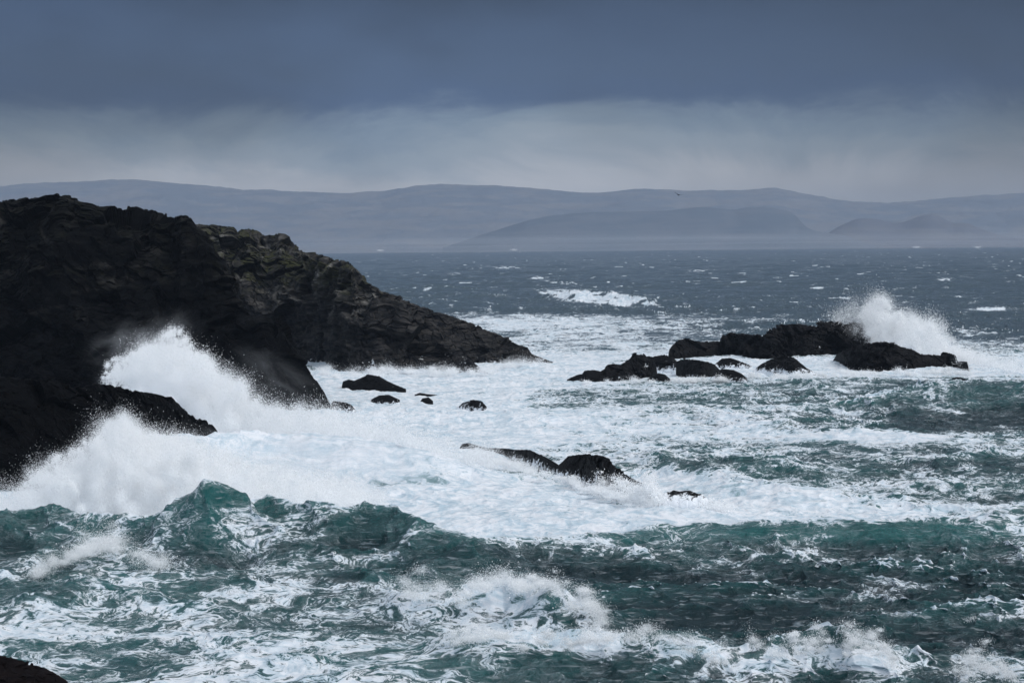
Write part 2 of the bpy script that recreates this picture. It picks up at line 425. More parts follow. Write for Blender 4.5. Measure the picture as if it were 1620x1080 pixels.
# ------------------------------------------------------------------ rocks
def loft(sil, base, setback=.7, back=1.2, step=.8, rough=1.0, cell=2.6, seed=0, wash=0.0, p=1.5, minback=2.0, tilt=.0, nv=None, ang=1., washes=()):
    """rock surface between its waterline and its skyline (photo points put out at their own distance), closed behind"""
    if seed > 40: ang, rough = 2.1, rough * 1.35       # the low skerries are more broken up than the cliffs
    sil = np.array(sil, float); base = np.array(base, float); step = step / Q
    x = np.arange(sil[0, 0], sil[-1, 0] + step, step); nu = len(x)
    ysl = np.interp(x, sil[:, 0], sil[:, 1]); yb = np.interp(x, base[:, 0], base[:, 1])
    ysl = np.minimum(ysl, yb - .5)
    B = on_z(x, yb)
    Yb = np.convolve(np.pad(B[:, 1], 12, 'edge'), np.ones(25) / 25, 'valid')
    hgt = (yb - ysl) * Yb / F
    sb = np.convolve(np.pad(hgt * setback, 20, 'edge'), np.ones(41) / 41, 'valid')
    Cc = at_y(x, ysl, Yb + sb + .3)
    hh = np.maximum(Cc[:, 2], .2)
    pxm = np.mean(Yb) / F * step                        # metres per step
    if nv is None: nv = int(np.clip(np.max(np.hypot(hh, sb)) / pxm, 24, 620 * Q))
    t = np.linspace(0, 1, nv)[:, None]
    yf, zf = t ** p, 1 - (1 - t) ** 1.25
    front = np.stack([B[:, 0] + (Cc[:, 0] - B[:, 0]) * t, Yb + (Cc[:, 1] - Yb) * yf, hh * zf], -1)
    nb = max(16, nv // 3); t2 = np.linspace(0, 1, nb + 1)[1:, None]
    bw = np.maximum(hh * back, minback)
    rear = np.stack([Cc[:, 0] + 0 * t2, Cc[:, 1] + bw * t2, Cc[:, 2] - (Cc[:, 2] + 3) * t2 ** 1.8], -1)
    ns = 8; t3 = np.linspace(1, 0, ns, endpoint=False)[:, None]
    skirt = np.stack([B[:, 0] + 0 * t3, Yb - 1.2 * t3, -3 * t3 + 0 * hh], -1)
    P = np.concatenate([skirt, front, rear], 0)
    du = np.gradient(P, axis=1); dv = np.gradient(P, axis=0)
    n = np.cross(du, dv); n /= np.linalg.norm(n, axis=-1, keepdims=True) + 1e-9
    from_end = np.minimum(1, np.minimum(x - x[0] + 2, x[-1] - x + 2) * (np.mean(Yb) / F) / 1.5)
    amp = np.clip(hh / 4, .3, 1) * from_end * rough
    q = P.copy(); c, s = math.cos(.45), math.sin(.45)
    q = np.stack([q[..., 0] * c - q[..., 2] * s, q[..., 1], (q[..., 0] * s + q[..., 2] * c) * 1.5], -1)
    w = np.stack([fbm3(q / 5 + 3 * k, 3, seed + 40 + k) for k in range(3)], -1)
    qq = q + w * cell * .5
    d = facets(qq, cell * 2.6, seed) * .30 + (facets(qq + w * .6, cell, seed + 11) * .24 + facets(qq, cell * .36, seed + 22) * .22) * ang
    d += fbm3(q / (cell * 3), 4, seed + 60) * cell * .55 + fbm3(q / .5, 3, seed + 70) * .10
    big = np.clip(hh / (cell * 3), .4, 1)
    P = P + n * (d * amp * big)[..., None] * np.array([.8, 1., .75])
    for kk in (41, 15):
        _, ppy = proj(P); er = ppy[ns:].min(0) - ysl
        er = np.convolve(np.pad(er, kk // 2, 'edge'), np.ones(kk) / kk, 'valid')
        P[..., 2] += np.clip(P[..., 2] / hh, 0, 1.2) * (er * (Yb + sb) / F)
    z = P[..., 2]; ppx, ppy = proj(P)
    wa = np.full(z.shape, wash * .35) + .27 * (1 - sstep(-.2, 1.3, z + .35 * fbm2(P[..., 0] / 1.3, P[..., 1] / 1.3, 3, seed))) + .22 * wash * (1 - sstep(.0, 4, z))
    for (wx, wy, rx, ry, k) in washes:
        wa += k * np.exp(-((ppx - wx) / rx) ** 2 - ((ppy - wy) / ry) ** 2)
    return P, wa
def rock(name, lofts, mat, label, cat='rock', kind=None, group='black rocks in the surf'):
    V, Fc, A, off = [], [], [], 0
    for P, wa in lofts:
        nr, nc = P.shape[:2]; idx = np.arange(nr * nc, dtype=np.int32).reshape(nr, nc) + off
        Fc.append(np.stack([idx[:-1, :-1], idx[:-1, 1:], idx[1:, 1:], idx[1:, :-1]], -1).reshape(-1, 4))
        V.append(P.reshape(-1, 3)); A.append(wa.reshape(-1)); off += nr * nc
    V = np.concatenate(V); f = np.concatenate(Fc); A = np.concatenate(A)
    me = bpy.data.meshes.new(name)
    org = V.mean(0); org[2] = 0
    me.vertices.add(len(V)); me.vertices.foreach_set('co', (V - org).reshape(-1).astype(np.float32))
    n = len(f); me.loops.add(n * 4); me.loops.foreach_set('vertex_index', f.reshape(-1).astype(np.int32))
    me.polygons.add(n); me.polygons.foreach_set('loop_start', np.arange(0, n * 4, 4, dtype=np.int32))
    me.polygons.foreach_set('use_smooth', np.full(n, False)); me.update(calc_edges=True)
    me.attributes.new('wash', 'FLOAT', 'POINT').data.foreach_set('value', A.astype(np.float32))
    me.materials.append(mat)
    o = link(name, me); o.location = org
    if kind: tag(o, label, cat, None, kind)
    else: tag(o, label, cat, group)
    return o

# near headland: main shoulder, buttress in front of it
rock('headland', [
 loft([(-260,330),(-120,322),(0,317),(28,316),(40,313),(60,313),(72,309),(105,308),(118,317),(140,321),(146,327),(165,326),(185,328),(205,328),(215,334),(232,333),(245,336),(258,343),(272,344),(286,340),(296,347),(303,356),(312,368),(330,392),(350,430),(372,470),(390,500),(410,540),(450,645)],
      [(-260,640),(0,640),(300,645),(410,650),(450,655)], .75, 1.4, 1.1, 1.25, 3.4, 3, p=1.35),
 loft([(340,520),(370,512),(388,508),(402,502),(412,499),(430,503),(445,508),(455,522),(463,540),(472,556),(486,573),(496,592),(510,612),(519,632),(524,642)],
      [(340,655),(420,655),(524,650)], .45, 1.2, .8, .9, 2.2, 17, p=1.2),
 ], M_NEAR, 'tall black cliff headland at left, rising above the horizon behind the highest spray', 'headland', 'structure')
# middle headland: near shoulder and the long low spit behind it
rock('headland', [
 loft([(180,352),(290,357),(312,355),(340,356),(364,359),(369,367),(384,362),(396,363),(400,370),(412,376),(420,372),(437,371),(446,382),(455,391),(478,399),(500,409),(535,417),(556,420),(566,430),(572,443),(598,459),(618,466),(633,470),(640,482),(668,500),(690,512),(705,528),(722,548),(745,568),(764,586),(772,589)],
      [(180,560),(440,562),(492,565),(520,574),(545,588),(600,590),(700,588),(772,591)], .85, 1.2, .8, 1.35, 3.1, 5, .12, 1.6, ang=1.15, washes=((668,566,12,22,.30),(600,585,40,10,.2),(590,572,6,14,.3),(735,570,12,16,.3),(650,590,60,7,.25))),
 loft([(540,470),(600,460),(640,475),(660,482),(690,493),(712,499),(722,503),(745,511),(760,519),(785,528),(800,534),(820,545),(834,549),(842,560),(860,567),(876,573)],
      [(540,574),(700,574),(876,576)], .8, 1.2, .8, 1.1, 1.9, 9, .2, 1.5, washes=((745,555,26,16,.22),(800,555,30,18,.16))),
 ], M_MID, 'dark craggy headland with mossy top sloping to a low point, behind the first cliff', 'headland', 'structure')
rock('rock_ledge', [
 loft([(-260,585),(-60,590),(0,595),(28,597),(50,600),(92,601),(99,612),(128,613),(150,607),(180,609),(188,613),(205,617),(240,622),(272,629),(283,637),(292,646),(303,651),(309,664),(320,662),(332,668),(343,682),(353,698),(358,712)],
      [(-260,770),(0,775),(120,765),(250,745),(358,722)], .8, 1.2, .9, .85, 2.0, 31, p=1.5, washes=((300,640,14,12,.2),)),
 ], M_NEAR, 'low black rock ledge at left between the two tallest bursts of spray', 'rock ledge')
rock('sea_rock', [loft([(-200,1010),(-60,1026),(0,1036),(20,1040),(40,1046),(70,1056),(90,1066),(104,1075),(125,1098)], [(-200,1120),(125,1112)], .9, 1.2, .7, 1.1, .8, 41)],
     M_BROWN, 'black rock cut off by the bottom left corner')
rock('sea_rock', [loft([(522,640),(528,634),(545,636),(556,640),(565,652)], [(522,655),(565,657)], .8, 1.2, .5, .8, 1.2, 42, .5)],
     M_ISLE, 'grey washed boulder at the foot of the tall left cliff')
rock('sea_rock', [loft([(541,609),(543,603),(552,600),(560,602),(570,598),(583,592),(600,595),(612,602),(625,608),(642,615)], [(541,613),(570,615),(642,618)], .9, 1.2, .45, .7, 1.2, 43)],
     M_ISLE, 'low humped black rock just off the middle headland')
rock('sea_rock', [loft([(586,632),(600,625),(615,624),(632,632)], [(586,639),(632,641)], .9, 1.2, .45, .6, 1., 44, .35)],
     M_ISLE, 'rock almost buried in white foam below the low humped rock')
rock('sea_rock', [loft([(664,636),(668,630),(678,628),(685,634)], [(664,639),(685,640)], .9, 1.2, .3, .6, .7, 45)],
     M_ISLE, 'smallest round black boulder alone in the white foam')
rock('sea_rock', [loft([(656,624),(664,621),(676,623),(692,624.5)], [(656,625.5),(692,626)], .9, 1.2, .3, .5, .7, 46)],
     M_ISLE, 'thin flat black rock just above the smallest round boulder')
rock('sea_rock', [loft([(722,645),(732,637),(748,632),(762,634),(770,643)], [(722,651),(770,656)], .9, 1.2, .4, .7, 1.0, 47, .6)],
     M_ISLE, 'rounded rock streaked with running water, right of the small boulders')
rock('sea_rock', [
 loft([(727,708),(731,702),(742,700),(756,705),(770,708),(800,709),(815,711),(838,711),(850,717),(862,722),(878,731),(890,740),(896,750)],
      [(727,716),(760,721),(800,726),(830,734),(870,748),(896,755)], .8, 1.2, .5, .7, 1.1, 48, .3, washes=((757,714,8,8,.25),(850,732,14,10,.15))),
 loft([(880,738),(890,730),(900,721),(920,718),(948,720),(961,725),(966,733),(980,743),(993,752),(1008,760),(1022,768),(1036,777),(1050,790)],
      [(880,752),(920,760),(950,776),(985,790),(1050,796)], .85, 1.2, .5, .9, 1.4, 49, .35, washes=((945,745,10,14,.2),(1010,778,24,10,.30))),
 ], M_ISLE, 'long jagged black rock ridge in the foam at the centre of the bay')
rock('sea_rock', [loft([(1042,788),(1052,779),(1066,775),(1074,777),(1090,775),(1102,780),(1110,781),(1120,789),(1142,799)], [(1042,801),(1142,807)], .9, 1.2, .45, .8, 1.0, 50, .7)],
     M_ISLE, 'low washed-over rock right of the long jagged ridge')
# the reef
rock('sea_rock', [loft([(897,600),(912,593),(921,591),(925,586),(940,585),(950,587),(957,583),(958,578),(970,575),(982,577),(995,569),(1005,561),(1020,561),(1032,565),(1038,578),(1040,592)],
      [(897,602),(925,604),(980,603),(1010,600),(1040,596)], .8, 1.2, .4, .75, 1.3, 51, washes=((1022,578,8,10,.4),))],
     M_ISLE, 'pointed black rock tapering to the left end of the reef')
rock('sea_rock', [loft([(1028,567),(1036,563),(1052,561),(1064,565),(1072,572)], [(1028,588),(1072,590)], .9, 1.2, .4, .6, 1., 52, .55)],
     M_ISLE, 'low saddle of rock with water cascading, right of the pointed reef rock')
rock('sea_rock', [loft([(1057,566),(1059,552),(1064,545),(1073,538),(1087,535),(1098,539),(1115,541),(1138,539),(1144,531),(1152,527),(1170,527),(1185,529),(1205,530),(1214,524),(1225,517),(1240,514),(1262,513),(1280,515),(1290,517),(1294,511),(1304,508),(1325,509),(1340,513),(1350,510),(1370,511),(1376,522),(1380,545)],
      [(1057,569),(1140,564),(1180,568),(1220,571),(1290,565),(1380,562)], .85, 1.2, .45, .95, 1.9, 53, washes=((1135,554,5,10,.33),(1178,556,6,9,.28),(1298,548,7,12,.34),(1350,541,26,4,.30),(1265,533,8,3,.25)))],
     M_ISLE, 'largest flat-topped black rock mass of the reef')
rock('sea_rock', [loft([(1070,572),(1080,568),(1100,569),(1118,572),(1130,576),(1138,584)], [(1070,592),(1110,597),(1138,594)], .9, 1.2, .4, .7, 1.1, 54, washes=((1100,593,20,4,.2),))],
     M_ISLE, 'square black rock in front of the left end of the largest reef rock')
rock('sea_rock', [loft([(1024,600),(1032,594),(1042,590),(1052,592),(1060,599)], [(1024,604),(1060,605)], .9, 1.2, .35, .6, .8, 55)],
     M_ISLE, 'small dark rock in the foam in front of the pointed reef rock')
rock('sea_rock', [loft([(1124,598),(1132,588),(1142,583),(1160,585),(1172,590),(1182,598)], [(1124,602),(1182,604)], .9, 1.2, .4, .7, .9, 56, .4)],
     M_ISLE, 'low washed rock in the foam in front of the square reef rock')
rock('sea_rock', [loft([(1132,575),(1142,567),(1156,566),(1168,570),(1190,579)], [(1132,581),(1190,583)], .9, 1.2, .4, .6, .9, 57, .4)],
     M_ISLE, 'low dark rock in the channel right of the square reef rock')
rock('sea_rock', [loft([(1192,585),(1205,575),(1220,568),(1238,563),(1256,565),(1266,573),(1276,582),(1290,590)], [(1192,589),(1250,592),(1290,592)], .9, 1.2, .4, .7, 1.0, 58, .5)],
     M_ISLE, 'domed rock streaked white with draining water, mid reef')
rock('sea_rock', [loft([(1318,570),(1324,560),(1338,553),(1355,547),(1378,542),(1400,540),(1415,543),(1428,549),(1445,553),(1455,560),(1475,561),(1488,562),(1493,557),(1503,558),(1512,563),(1514,571),(1530,572),(1534,586)],
      [(1318,574),(1340,583),(1380,586),(1450,584),(1500,582),(1534,588)], .85, 1.2, .45, .75, 1.5, 59, washes=((1435,576,3,12,.3),(1475,574,3,10,.3)))],
     M_ISLE, 'broad rounded black rock at the right end of the reef, under the spray')
rock('sea_rock', [loft([(1506,598),(1515,596),(1532,600)], [(1506,600),(1532,602)], .9, 1.2, .3, .4, .6, 60)],
     M_ISLE, 'sliver of dark rock in the foam below the right end of the reef')

# ------------------------------------------------------------------ hills across the water
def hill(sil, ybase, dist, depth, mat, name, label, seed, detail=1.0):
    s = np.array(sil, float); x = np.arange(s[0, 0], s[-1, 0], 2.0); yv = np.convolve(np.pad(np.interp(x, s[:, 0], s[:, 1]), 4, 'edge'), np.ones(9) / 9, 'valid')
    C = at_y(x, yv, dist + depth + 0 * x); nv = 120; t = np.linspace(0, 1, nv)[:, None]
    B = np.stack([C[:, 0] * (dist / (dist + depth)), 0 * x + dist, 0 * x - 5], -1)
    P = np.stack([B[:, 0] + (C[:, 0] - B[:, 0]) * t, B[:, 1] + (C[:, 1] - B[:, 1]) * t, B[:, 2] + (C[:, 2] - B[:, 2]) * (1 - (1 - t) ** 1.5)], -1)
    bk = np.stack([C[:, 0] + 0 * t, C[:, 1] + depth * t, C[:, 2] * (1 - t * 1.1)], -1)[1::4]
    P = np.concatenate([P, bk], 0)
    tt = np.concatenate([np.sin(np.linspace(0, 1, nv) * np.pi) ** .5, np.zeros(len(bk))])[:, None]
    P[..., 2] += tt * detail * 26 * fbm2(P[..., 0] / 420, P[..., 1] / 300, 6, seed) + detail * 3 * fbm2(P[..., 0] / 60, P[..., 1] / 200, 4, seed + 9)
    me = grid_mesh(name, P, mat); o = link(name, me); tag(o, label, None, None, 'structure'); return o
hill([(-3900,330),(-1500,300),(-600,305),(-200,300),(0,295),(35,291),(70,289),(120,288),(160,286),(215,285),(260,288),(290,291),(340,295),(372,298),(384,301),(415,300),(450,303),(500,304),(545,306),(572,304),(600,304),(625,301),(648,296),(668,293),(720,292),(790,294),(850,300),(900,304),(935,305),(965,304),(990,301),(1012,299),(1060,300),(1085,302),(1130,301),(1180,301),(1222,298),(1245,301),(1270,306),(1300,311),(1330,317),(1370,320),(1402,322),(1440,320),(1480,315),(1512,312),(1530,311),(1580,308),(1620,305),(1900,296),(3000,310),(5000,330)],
     397, 12000, 2200, mat_hazed_hill('moorland', (.120, .142, .178), (.160, .168, .190)), 'hills', 'long hazy moorland ridge on the far shore', 5)  # moor colour lightened to carry haze fade beyond the thin volume
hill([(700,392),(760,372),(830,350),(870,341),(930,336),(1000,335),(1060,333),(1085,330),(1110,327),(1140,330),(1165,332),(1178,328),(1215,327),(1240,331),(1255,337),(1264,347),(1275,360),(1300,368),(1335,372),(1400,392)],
     397, 11000, 600, mat_hazed_hill('far_headland_hazed', (.092, .115, .148), (.115, .132, .162)), 'hills', 'flat-topped darker headland in front of the far ridge', 15, .35)  # haze fade partly painted into this blue-grey too
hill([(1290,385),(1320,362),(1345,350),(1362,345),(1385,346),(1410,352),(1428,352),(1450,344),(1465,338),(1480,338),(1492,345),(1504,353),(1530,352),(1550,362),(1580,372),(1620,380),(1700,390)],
     397, 11400, 560, mat_hazed_hill('far_knolls_hazed', (.105, .115, .145), (.13, .135, .155)), 'hills', 'pair of low hazy knolls on the far shore at right', 25, .35)  # pale tint includes painted haze

# ------------------------------------------------------------------ spray
def in_poly(x, y, poly):
    r = np.zeros(x.shape, bool); n = len(poly)
    for i in range(n):
        x1, y1 = poly[i]; x2, y2 = poly[(i + 1) % n]
        c = ((y1 > y) != (y2 > y)) & (x < (x2 - x1) * (y - y1) / (y2 - y1 + 1e-9) + x1); r ^= c
    return r
def tri_mesh(name, P, size, mat):
    n = len(P); a = rng.normal(size=(n, 3)); a /= np.linalg.norm(a, axis=1)[:, None]
    b = np.cross(a, rng.normal(size=(n, 3))); b /= np.linalg.norm(b, axis=1)[:, None]; c = np.cross(a, b)
    s = size[:, None] * .577
    V = np.stack([P + b * s, P + (-.5 * b + .866 * c) * s, P + (-.5 * b - .866 * c) * s], 1).reshape(-1, 3)
    org = P.mean(0)
    me = bpy.data.meshes.new(name); me.vertices.add(n * 3); me.vertices.foreach_set('co', (V - org).reshape(-1).astype(np.float32))
    me.loops.add(n * 3); me.loops.foreach_set('vertex_index', np.arange(n * 3, dtype=np.int32))
    me.polygons.add(n); me.polygons.foreach_set('loop_start', np.arange(0, n * 3, 3, dtype=np.int32))
    me.update(calc_edges=True); me.materials.append(mat)
    o = link(name, me); o.location = org; return o
def puffs(poly, dist, thick, n, npuff, rpx, size):
    """droplets gathered in many soft puffs inside an outline; dist = (near left, near right) range in m"""
    n = int(n * 1.5); poly = np.array(poly, float); lo, hi = poly.min(0), poly.max(0)
    cx = rng.uniform(lo[0], hi[0], npuff * 12); cy = rng.uniform(lo[1], hi[1], npuff * 12)
    k = in_poly(cx, cy, poly); cx, cy = cx[k][:npuff], cy[k][:npuff]; m = len(cx)
    D = dist[0] + (dist[1] - dist[0]) * (cx - lo[0]) / (hi[0] - lo[0]) + rng.normal(size=m) * thick
    C = at_y(cx, cy, D); r = rng.uniform(rpx[0], rpx[1], m)
    i = rng.integers(0, m, n); g = rng.normal(size=(n, 3)) * (.35 + .65 * rng.random((n, 1)))
    mid = np.array([(lo[0] + hi[0]) / 2, hi[1]]); ax = np.stack([(cx - mid[0]) / (hi[0] - lo[0]) * 1.4, rng.normal(size=m) * .4, np.full(m, 1.)], -1) + rng.normal(size=(m, 3)) * .3
    ax /= np.linalg.norm(ax, axis=1)[:, None]; jet = (rng.random(m) ** 2 * 2.6)[i] * rng.beta(1, 3.5, n) * 2.2
    P = C[i] + (g + ax[i] * jet[:, None]) * (r[i] * D[i] / F)[:, None]
    s = size * .74 * np.exp(rng.normal(size=n) * .35)
    k = P[:, 2] > -1
    return P[k], s[k]
def spray(name, label, groups, mat=M_SPRAY):
    P = np.concatenate([g[0] for g in groups]); s = np.concatenate([g[1] for g in groups])
    return tag(tri_mesh(name, P, s, mat), label, 'spray', 'bursts of sea spray', 'stuff')
spray('sea_spray', 'tall white burst of spray between the cliff and the low rock ledge', [
  puffs([(195,620),(200,590),(215,568),(250,555),(290,560),(320,572),(345,600),(378,612),(395,640),(430,655),(520,668),(600,690),(600,730),(400,730),(330,690),(290,640)], (262,250), 5, 800000, 520, (4, 16), .078),
  puffs([(380,640),(520,662),(640,688),(760,716),(810,742),(700,765),(560,760),(450,745),(400,700)], (236,212), 4, 230000, 200, (6, 16), .07),
  puffs([(168,604),(185,575),(215,555),(250,540),(262,524),(285,522),(305,548),(340,575),(300,570),(230,575),(195,600)], (265,258), 4, 34000, 160, (2.5, 7), .085),
  puffs([(160,600),(172,572),(190,565),(190,600),(176,620)], (262,260), 2, 6000, 40, (2, 5), .085)])
spray('sea_spray', 'broad white burst of spray in front of the rock ledge at lower left', [
  puffs([(-80,812),(0,804),(30,788),(70,762),(98,735),(132,722),(160,695),(182,676),(198,670),(225,692),(260,700),(300,715),(345,738),(400,748),(470,762),(600,790),(600,815),(450,815),(380,810),(330,822),(200,828),(60,822),(-80,830)], (178,176), 4, 1200000, 620, (5, 17), .050),
  puffs([(0,800),(50,758),(85,725),(125,708),(160,676),(197,658),(240,688),(320,700),(400,740),(300,720),(200,682),(120,725),(60,768)], (180,180), 3, 50000, 220, (3, 9), .052),
  puffs([(-60,800),(30,765),(60,735),(80,770),(0,815)], (180,180), 3, 9000, 50, (7, 16), .05)])
spray('sea_spray', 'white burst of spray over the right end of the reef', [
  puffs([(1375,520),(1372,495),(1385,480),(1400,478),(1418,495),(1432,508),(1470,515),(1490,528),(1500,548),(1540,572),(1600,590),(1700,602),(1700,612),(1540,608),(1500,590),(1380,560)], (440,365), 5, 380000, 300, (3, 11), .125),
  puffs([(1325,520),(1330,497),(1370,472),(1400,466),(1440,500),(1500,520),(1520,555),(1620,590),(1620,605),(1380,550)], (442,368), 5, 40000, 140, (4, 12), .11),
  puffs([(1470,540),(1530,562),(1580,582),(1660,598),(1660,608),(1560,606),(1490,596)], (402,372), 3, 110000, 120, (3, 8), .11),
  puffs([(1300,520),(1330,495),(1380,480),(1380,540)], (444,444), 4, 5000, 40, (9, 18), .12)])
def mist(x, y, D, rx, ry, rd, dens, label, ang=0., seed=0):
    """drifting fine mist: an ellipsoid of thin vapour that thins out towards its edge"""
    t = NT('fine_mist'); o_ = t.n('ShaderNodeTexCoord').outputs['Object']
    ln = t.n('ShaderNodeVectorMath', {0: o_}, operation='LENGTH').outputs['Value']
    fall = t.mapr(ln, 1.0, .15)
    nz = t.mapr(t.noise(t.mapping(o_, loc=(seed, 0, 0), scale=(1, 1, 1)), 2.2, 5, .65, 1.2), .44, .66)
    dn = t.math('MULTIPLY', t.math('MULTIPLY', fall, nz), dens)
    m = t.out(t.n('ShaderNodeVolumePrincipled', {'Color': C4(.97, .98, 1), 'Density': dn, 'Anisotropy': 0.}).outputs[0], True)
    V, Fs = [], []; nu, nv = 24, 12
    for i in range(nv + 1):
        for k in range(nu):
            a, b = math.pi * i / nv, 2 * math.pi * k / nu
            V.append((math.sin(a) * math.cos(b), math.sin(a) * math.sin(b), math.cos(a)))
    for i in range(nv):
        for k in range(nu): Fs.append((i * nu + k, (i + 1) * nu + k, (i + 1) * nu + (k + 1) % nu, i * nu + (k + 1) % nu))
    me = bpy.data.meshes.new('sea_mist'); me.from_pydata(V, [], Fs); me.materials.append(m)
    o = link('sea_mist', me); o.location = at_y(np.array([x]), np.array([y]), np.array([float(D)]))[0]
    o.scale = (rx * D / F, rd, ry * D / F); o.rotation_euler = (0, math.radians(ang), 0)
    tag(o, label, 'mist', None, 'stuff')
mist(1100, 388, 10600, 3400, 30, 480, .0016, 'pale spindrift lying along the foot of the hills across the water', 0, 9)
mist(225, 540, 272, 120, 55, 5, .055, 'faint grey mist drifting up the dark cliff above the tall burst of spray', -15, 1)
mist(450, 612, 272, 125, 48, 6, .03, 'fine mist hanging over the foot of the tall left cliff', 38, 2)
mist(190, 755, 176, 210, 85, 6, .16, 'soft mist round the broad burst of spray at lower left', -12, 3)
mist(300, 630, 252, 170, 90, 6, .25, 'soft mist round the tall burst of spray', 18, 4)
mist(520, 720, 200, 240, 55, 8, .2, 'low mist blowing off the broken white water', 8, 5)
mist(1395, 540, 438, 110, 85, 7, .22, 'soft mist round the spray on the right end of the reef', 20, 6)

def crest_spray(label, line, dz, n, size, r=(3, 8)):
    n = int(n * 1.7); line = np.array(line, float); m = 90; t = rng.random(m); s = np.linspace(0, 1, len(line))
    cx = np.interp(t, s, line[:, 0]); cy = np.interp(t, s, line[:, 1]); h = np.interp(t, s, line[:, 2])
    C = on_z(cx, cy, h); C[:, 2] += rng.exponential(dz * .22, m) - .12; C[:, 1] += rng.normal(size=m) * 1.2
    wgt = rng.random(m) ** 2 + .05; i = rng.choice(m, n, p=wgt / wgt.sum())
    rr = rng.uniform(r[0], r[1], m) * C[:, 1] / F
    size *= .72
    g = rng.normal(size=(n, 3)) * (.3 + .7 * rng.random((n, 1))); g[:, 0] *= 1.5; g[:, 2] *= .75
    jet = rng.beta(1, 4, n) * 4. * rng.random(m)[i]
    g += np.stack([-.5 * jet, 0 * jet, jet], -1)
    return C[i] + g * rr[i][:, None], size * np.exp(rng.normal(size=n) * .5)
def breaker(label, *gs): spray('breaker_spray', label, gs)
breaker('white tumbling breaker crest in the foreground below the long jagged ridge',
  crest_spray('', [(640,940,.8),(700,938,1.2),(760,930,1.6),(790,918,1.9),(830,925,2),(880,935,1.8),(930,960,1.),(960,985,.5)], 1.1, 75000, .030, (4, 10)),
  crest_spray('', [(700,1015,.9),(760,1000,1.3),(800,1010,1.2),(900,1015,1.2),(960,1003,1.4),(1010,1005,1.4),(1090,1020,1.1),(1150,1035,.6)], .7, 50000, .028, (4, 9)))
breaker('breaker throwing up fine spray at the bottom right of centre',
  crest_spray('', [(1195,1030,.6),(1250,1022,1.),(1300,1020,1.3),(1360,1018,1.7),(1400,1025,1.5),(1415,1055,.5)], 1.4, 42000, .025, (3, 8)))
breaker('small burst of spray at the bottom right corner',
  crest_spray('', [(1510,1070,.6),(1540,1055,1.),(1560,1050,1.2),(1610,1072,.8)], 1.5, 20000, .025, (3, 7)))
breaker('soft white breaker at lower left below the broad burst of spray',
  crest_spray('', [(60,905,.6),(110,885,1.),(150,865,1.5),(175,862,1.5),(210,880,1.2),(270,905,.6)], .8, 60000, .032, (5, 11)))
breaker('white lip curling on the small wave under the broad burst of spray',
  crest_spray('', [(270,845,1.2),(300,832,1.9),(340,826,2.2),(380,830,2.),(415,842,1.4)], .5, 12000, .045, (3, 6)))
breaker('low spray thrown up along the foot of the middle headland',
  crest_spray('', [(500,590,.3),(545,597,.3),(600,594,.5),(640,592,.5),(700,590,.6),(760,592,.3),(800,582,.3),(860,578,.3)], 2.0, 60000, .065, (3, 8)))
breaker('white wash boiling along the near side of the long jagged ridge',
  crest_spray('', [(740,722,.6),(800,734,.6),(850,748,.6),(900,760,.6),(950,778,.5),(990,792,.4),(1045,799,.3)], .5, 60000, .05, (3, 7)))
breaker('white wash boiling along the foot of the reef rocks',
  crest_spray('', [(905,606,.1),(980,606,.2),(1040,603,.2),(1120,603,.2),(1200,596,.2),(1270,597,.2),(1330,590,.2),(1400,592,.3),(1480,590,.3),(1540,592,.3)], .6, 60000, .075, (2, 4.5)))
breaker('spray flicked off the right tip of the long jagged ridge',
  crest_spray('', [(950,775,.3),(1000,780,.8),(1030,780,1.2),(1050,790,.6)], 1.6, 12000, .08, (3, 8)),
  crest_spray('', [(1110,800,.3),(1135,803,.4),(1160,808,.2)], 1.0, 4000, .07, (3, 8)))
for X0, Y0, lab in ((602, 396, 'tiny white splash on the horizon nearest the middle headland'), (813, 395, 'tiny pointed white splash on the horizon above the breaking wave'),
                    (1450, 391, 'tiny white splash on the horizon above the reef spray'), (1547, 391, 'rightmost tiny white splash on the horizon')):
    C = at_y(np.array([X0]), np.array([Y0]), np.array([8000.]))
    n = 500; P = C + rng.normal(size=(n, 3)) * np.array([6, 4, 1.6])
    breaker(lab, (P, np.full(n, 1.2)))

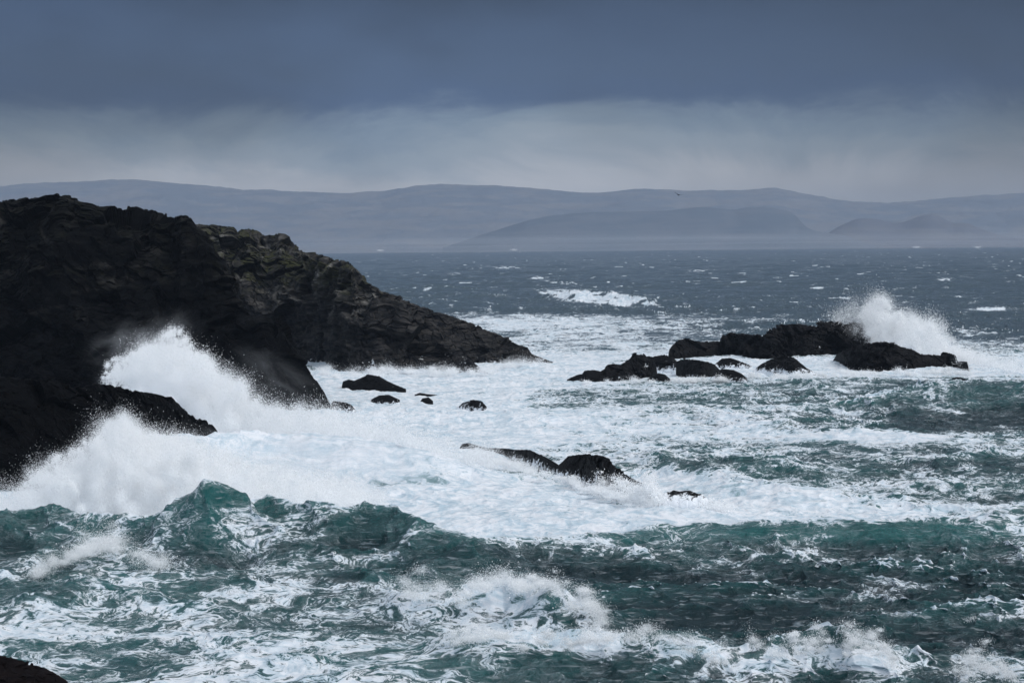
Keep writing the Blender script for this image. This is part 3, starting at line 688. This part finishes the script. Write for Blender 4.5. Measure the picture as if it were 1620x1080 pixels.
# ------------------------------------------------------------------ gull
def gull():
    t = NT('gull_plumage'); m = t.out(t.n('ShaderNodeBsdfPrincipled', {'Base Color': C4(.03, .03, .035), 'Roughness': .7}).outputs[0])
    V, Fs = [], []
    st = [(-.26, .012, .0), (-.22, .06, .0), (-.12, .05, .005), (0, .075, .0), (.10, .065, .01), (.17, .04, .03), (.21, .042, .04), (.245, .03, .038), (.27, .01, .03), (.31, .004, .022)]
    for y, r, z in st:
        for k in range(10):
            a = k * 2 * math.pi / 10; w = 1.6 if y < -.2 else 1
            V.append((r * w * math.cos(a), y, z + r * (.4 if y < -.2 else 1) * math.sin(a)))
    for i in range(len(st) - 1):
        for k in range(10): Fs.append((i * 10 + k, i * 10 + (k + 1) % 10, (i + 1) * 10 + (k + 1) % 10, (i + 1) * 10 + k))
    for sgn, zz in ((-1, (.03, .16, .24, .30)), (1, (.03, .06, .07, .05))):
        sec = [(.03, .10, -.08, zz[0], .02), (.25, .13, -.05, zz[1], .014), (.45, .08, -.06, zz[2], .009), (.66, .0, -.05, zz[3], .003)]
        b = len(V)
        for x, le, te, z, th in sec:
            V += [(sgn * x, le, z), (sgn * x, (le + te) / 2, z + th), (sgn * x, te, z), (sgn * x, (le + te) / 2, z - th)]
        for i in range(3):
            for k in range(4): Fs.append((b + i * 4 + k, b + i * 4 + (k + 1) % 4, b + i * 4 + 4 + (k + 1) % 4, b + i * 4 + 4 + k))
    me = bpy.data.meshes.new('seagull'); me.from_pydata(V, [], Fs); me.materials.append(m)
    o = link('seagull', me); c = at_y(np.array([1073.5]), np.array([308.5]), np.array([290.]))[0]
    o.location = c; o.rotation_euler = (0, math.radians(4), math.radians(25))
    tag(o, 'dark gull gliding with raised wings in front of the hazy hills', 'bird')
gull()

# ------------------------------------------------------------------ haze
def haze():
    t = NT('sea_haze')
    v = t.n('ShaderNodeVolumePrincipled', {'Color': C4(.66, .79, 1.), 'Density': .42e-4, 'Anisotropy': 0.35})
    m = t.out(v.outputs[0], True)
    x0, x1, y0, y1, z0, z1 = -20000, 20000, -300, 19000, -8, 400
    V = [(x, y, z) for x in (x0, x1) for y in (y0, y1) for z in (z0, z1)]
    Fs = [(0, 1, 3, 2), (4, 6, 7, 5), (0, 4, 5, 1), (2, 3, 7, 6), (0, 2, 6, 4), (1, 5, 7, 3)]
    me = bpy.data.meshes.new('haze'); me.from_pydata(V, [], Fs); me.materials.append(m)
    tag(link('haze', me), 'thin pale sea haze', None, None, 'stuff')
if os.environ.get('NOHAZE') != '1': haze()

# ------------------------------------------------------------------ sky and sun
SUN_EL, SUN_AZ = math.radians(50), math.radians(118)      # azimuth from +Y towards +X: right, slightly behind us
w = bpy.data.worlds.new('World'); sc.world = w; w.use_nodes = True
nt = w.node_tree; nt.nodes.clear()
t = NT.__new__(NT); t.t = nt
tc = t.n('ShaderNodeTexCoord').outputs['Generated']
sp = t.n('ShaderNodeSeparateXYZ', {0: tc}).outputs
el = sp[2]                                                # sine of elevation
wob = t.noise(t.mapping(tc, scale=(1, 1, 2.4)), 10., 7, .66, .5)
el2 = t.math('ADD', el, t.math('MULTIPLY', t.math('SUBTRACT', wob, .5), .045))
ramp = t.n('ShaderNodeValToRGB', {0: t.math('MULTIPLY', el2, 1.)})
cr = ramp.color_ramp; cr.interpolation = 'EASE'
stops = [(0, (.45, .46, .48)), (.026, (.40, .41, .435)), (.042, (.215, .26, .31)), (.050, (.145, .195, .26)), (.062, (.042, .076, .155)), (.075, (.044, .076, .146)), (.11, (.031, .055, .112)), (.2, (.12, .17, .24)), (.38, (.33, .38, .45)), (1., (.45, .50, .57))]
cr.elements[0].position = 0; cr.elements[0].color = C4(*stops[0][1]); cr.elements[1].position = 1; cr.elements[1].color = C4(*stops[-1][1])
for p_, c_ in stops[1:-1]:
    e = cr.elements.new(p_); e.color = C4(*c_)
clouds = t.noise(t.mapping(tc, scale=(1, 1, 2.2)), 5., 4, .5, .2)
bright = t.mapr(clouds, .35, .65, .74, 1.26)
back = t.math('ADD', 1., t.math('MULTIPLY', t.mapr(sp[1], .3, -.8), 1.6))     # the cloud is broken and lighter behind us
side = t.mapr(t.math('ADD', sp[0], t.math('MULTIPLY', sp[2], 1.2)), .02, .30, 1.08, .74)      # thicker cloud to the right
k = t.math('MULTIPLY', t.math('MULTIPLY', bright, side), back)
cl = t.n('ShaderNodeVectorMath', {0: ramp.outputs[0], 3: k}, operation='SCALE').outputs[0]
bg1 = t.n('ShaderNodeBackground', {0: cl, 1: 1.0})
sky = t.n('ShaderNodeTexSky', sky_type='NISHITA', sun_disc=False, sun_elevation=SUN_EL, sun_rotation=SUN_AZ)
bg2 = t.n('ShaderNodeBackground', {0: sky.outputs[0], 1: .05})
ms = t.n('ShaderNodeMixShader', {0: .92, 1: bg2.outputs[0], 2: bg1.outputs[0]})
wo = t.n('ShaderNodeOutputWorld'); nt.links.new(ms.outputs[0], wo.inputs[0])
ld = bpy.data.lights.new('sun', 'SUN'); ld.energy = 2.45; ld.angle = math.radians(32); ld.color = (1, .98, .955)
lo = bpy.data.objects.new('sun', ld); sc.collection.objects.link(lo)
sd = Vector((math.sin(SUN_AZ) * math.cos(SUN_EL), math.cos(SUN_AZ) * math.cos(SUN_EL), math.sin(SUN_EL)))
lo.rotation_euler = sd.to_track_quat('Z', 'Y').to_euler()

# ------------------------------------------------------------------ render settings
sc.view_settings.view_transform = 'Standard'; sc.view_settings.look = 'None'
sc.view_settings.exposure = 0.0; sc.view_settings.gamma = 1
c = sc.cycles
c.max_bounces = 10; c.diffuse_bounces = 9; c.glossy_bounces = 3; c.volume_bounces = 3; c.transparent_max_bounces = 4
c.use_denoising = True; c.use_adaptive_sampling = True; c.adaptive_threshold = .02
sc.render.use_persistent_data = False
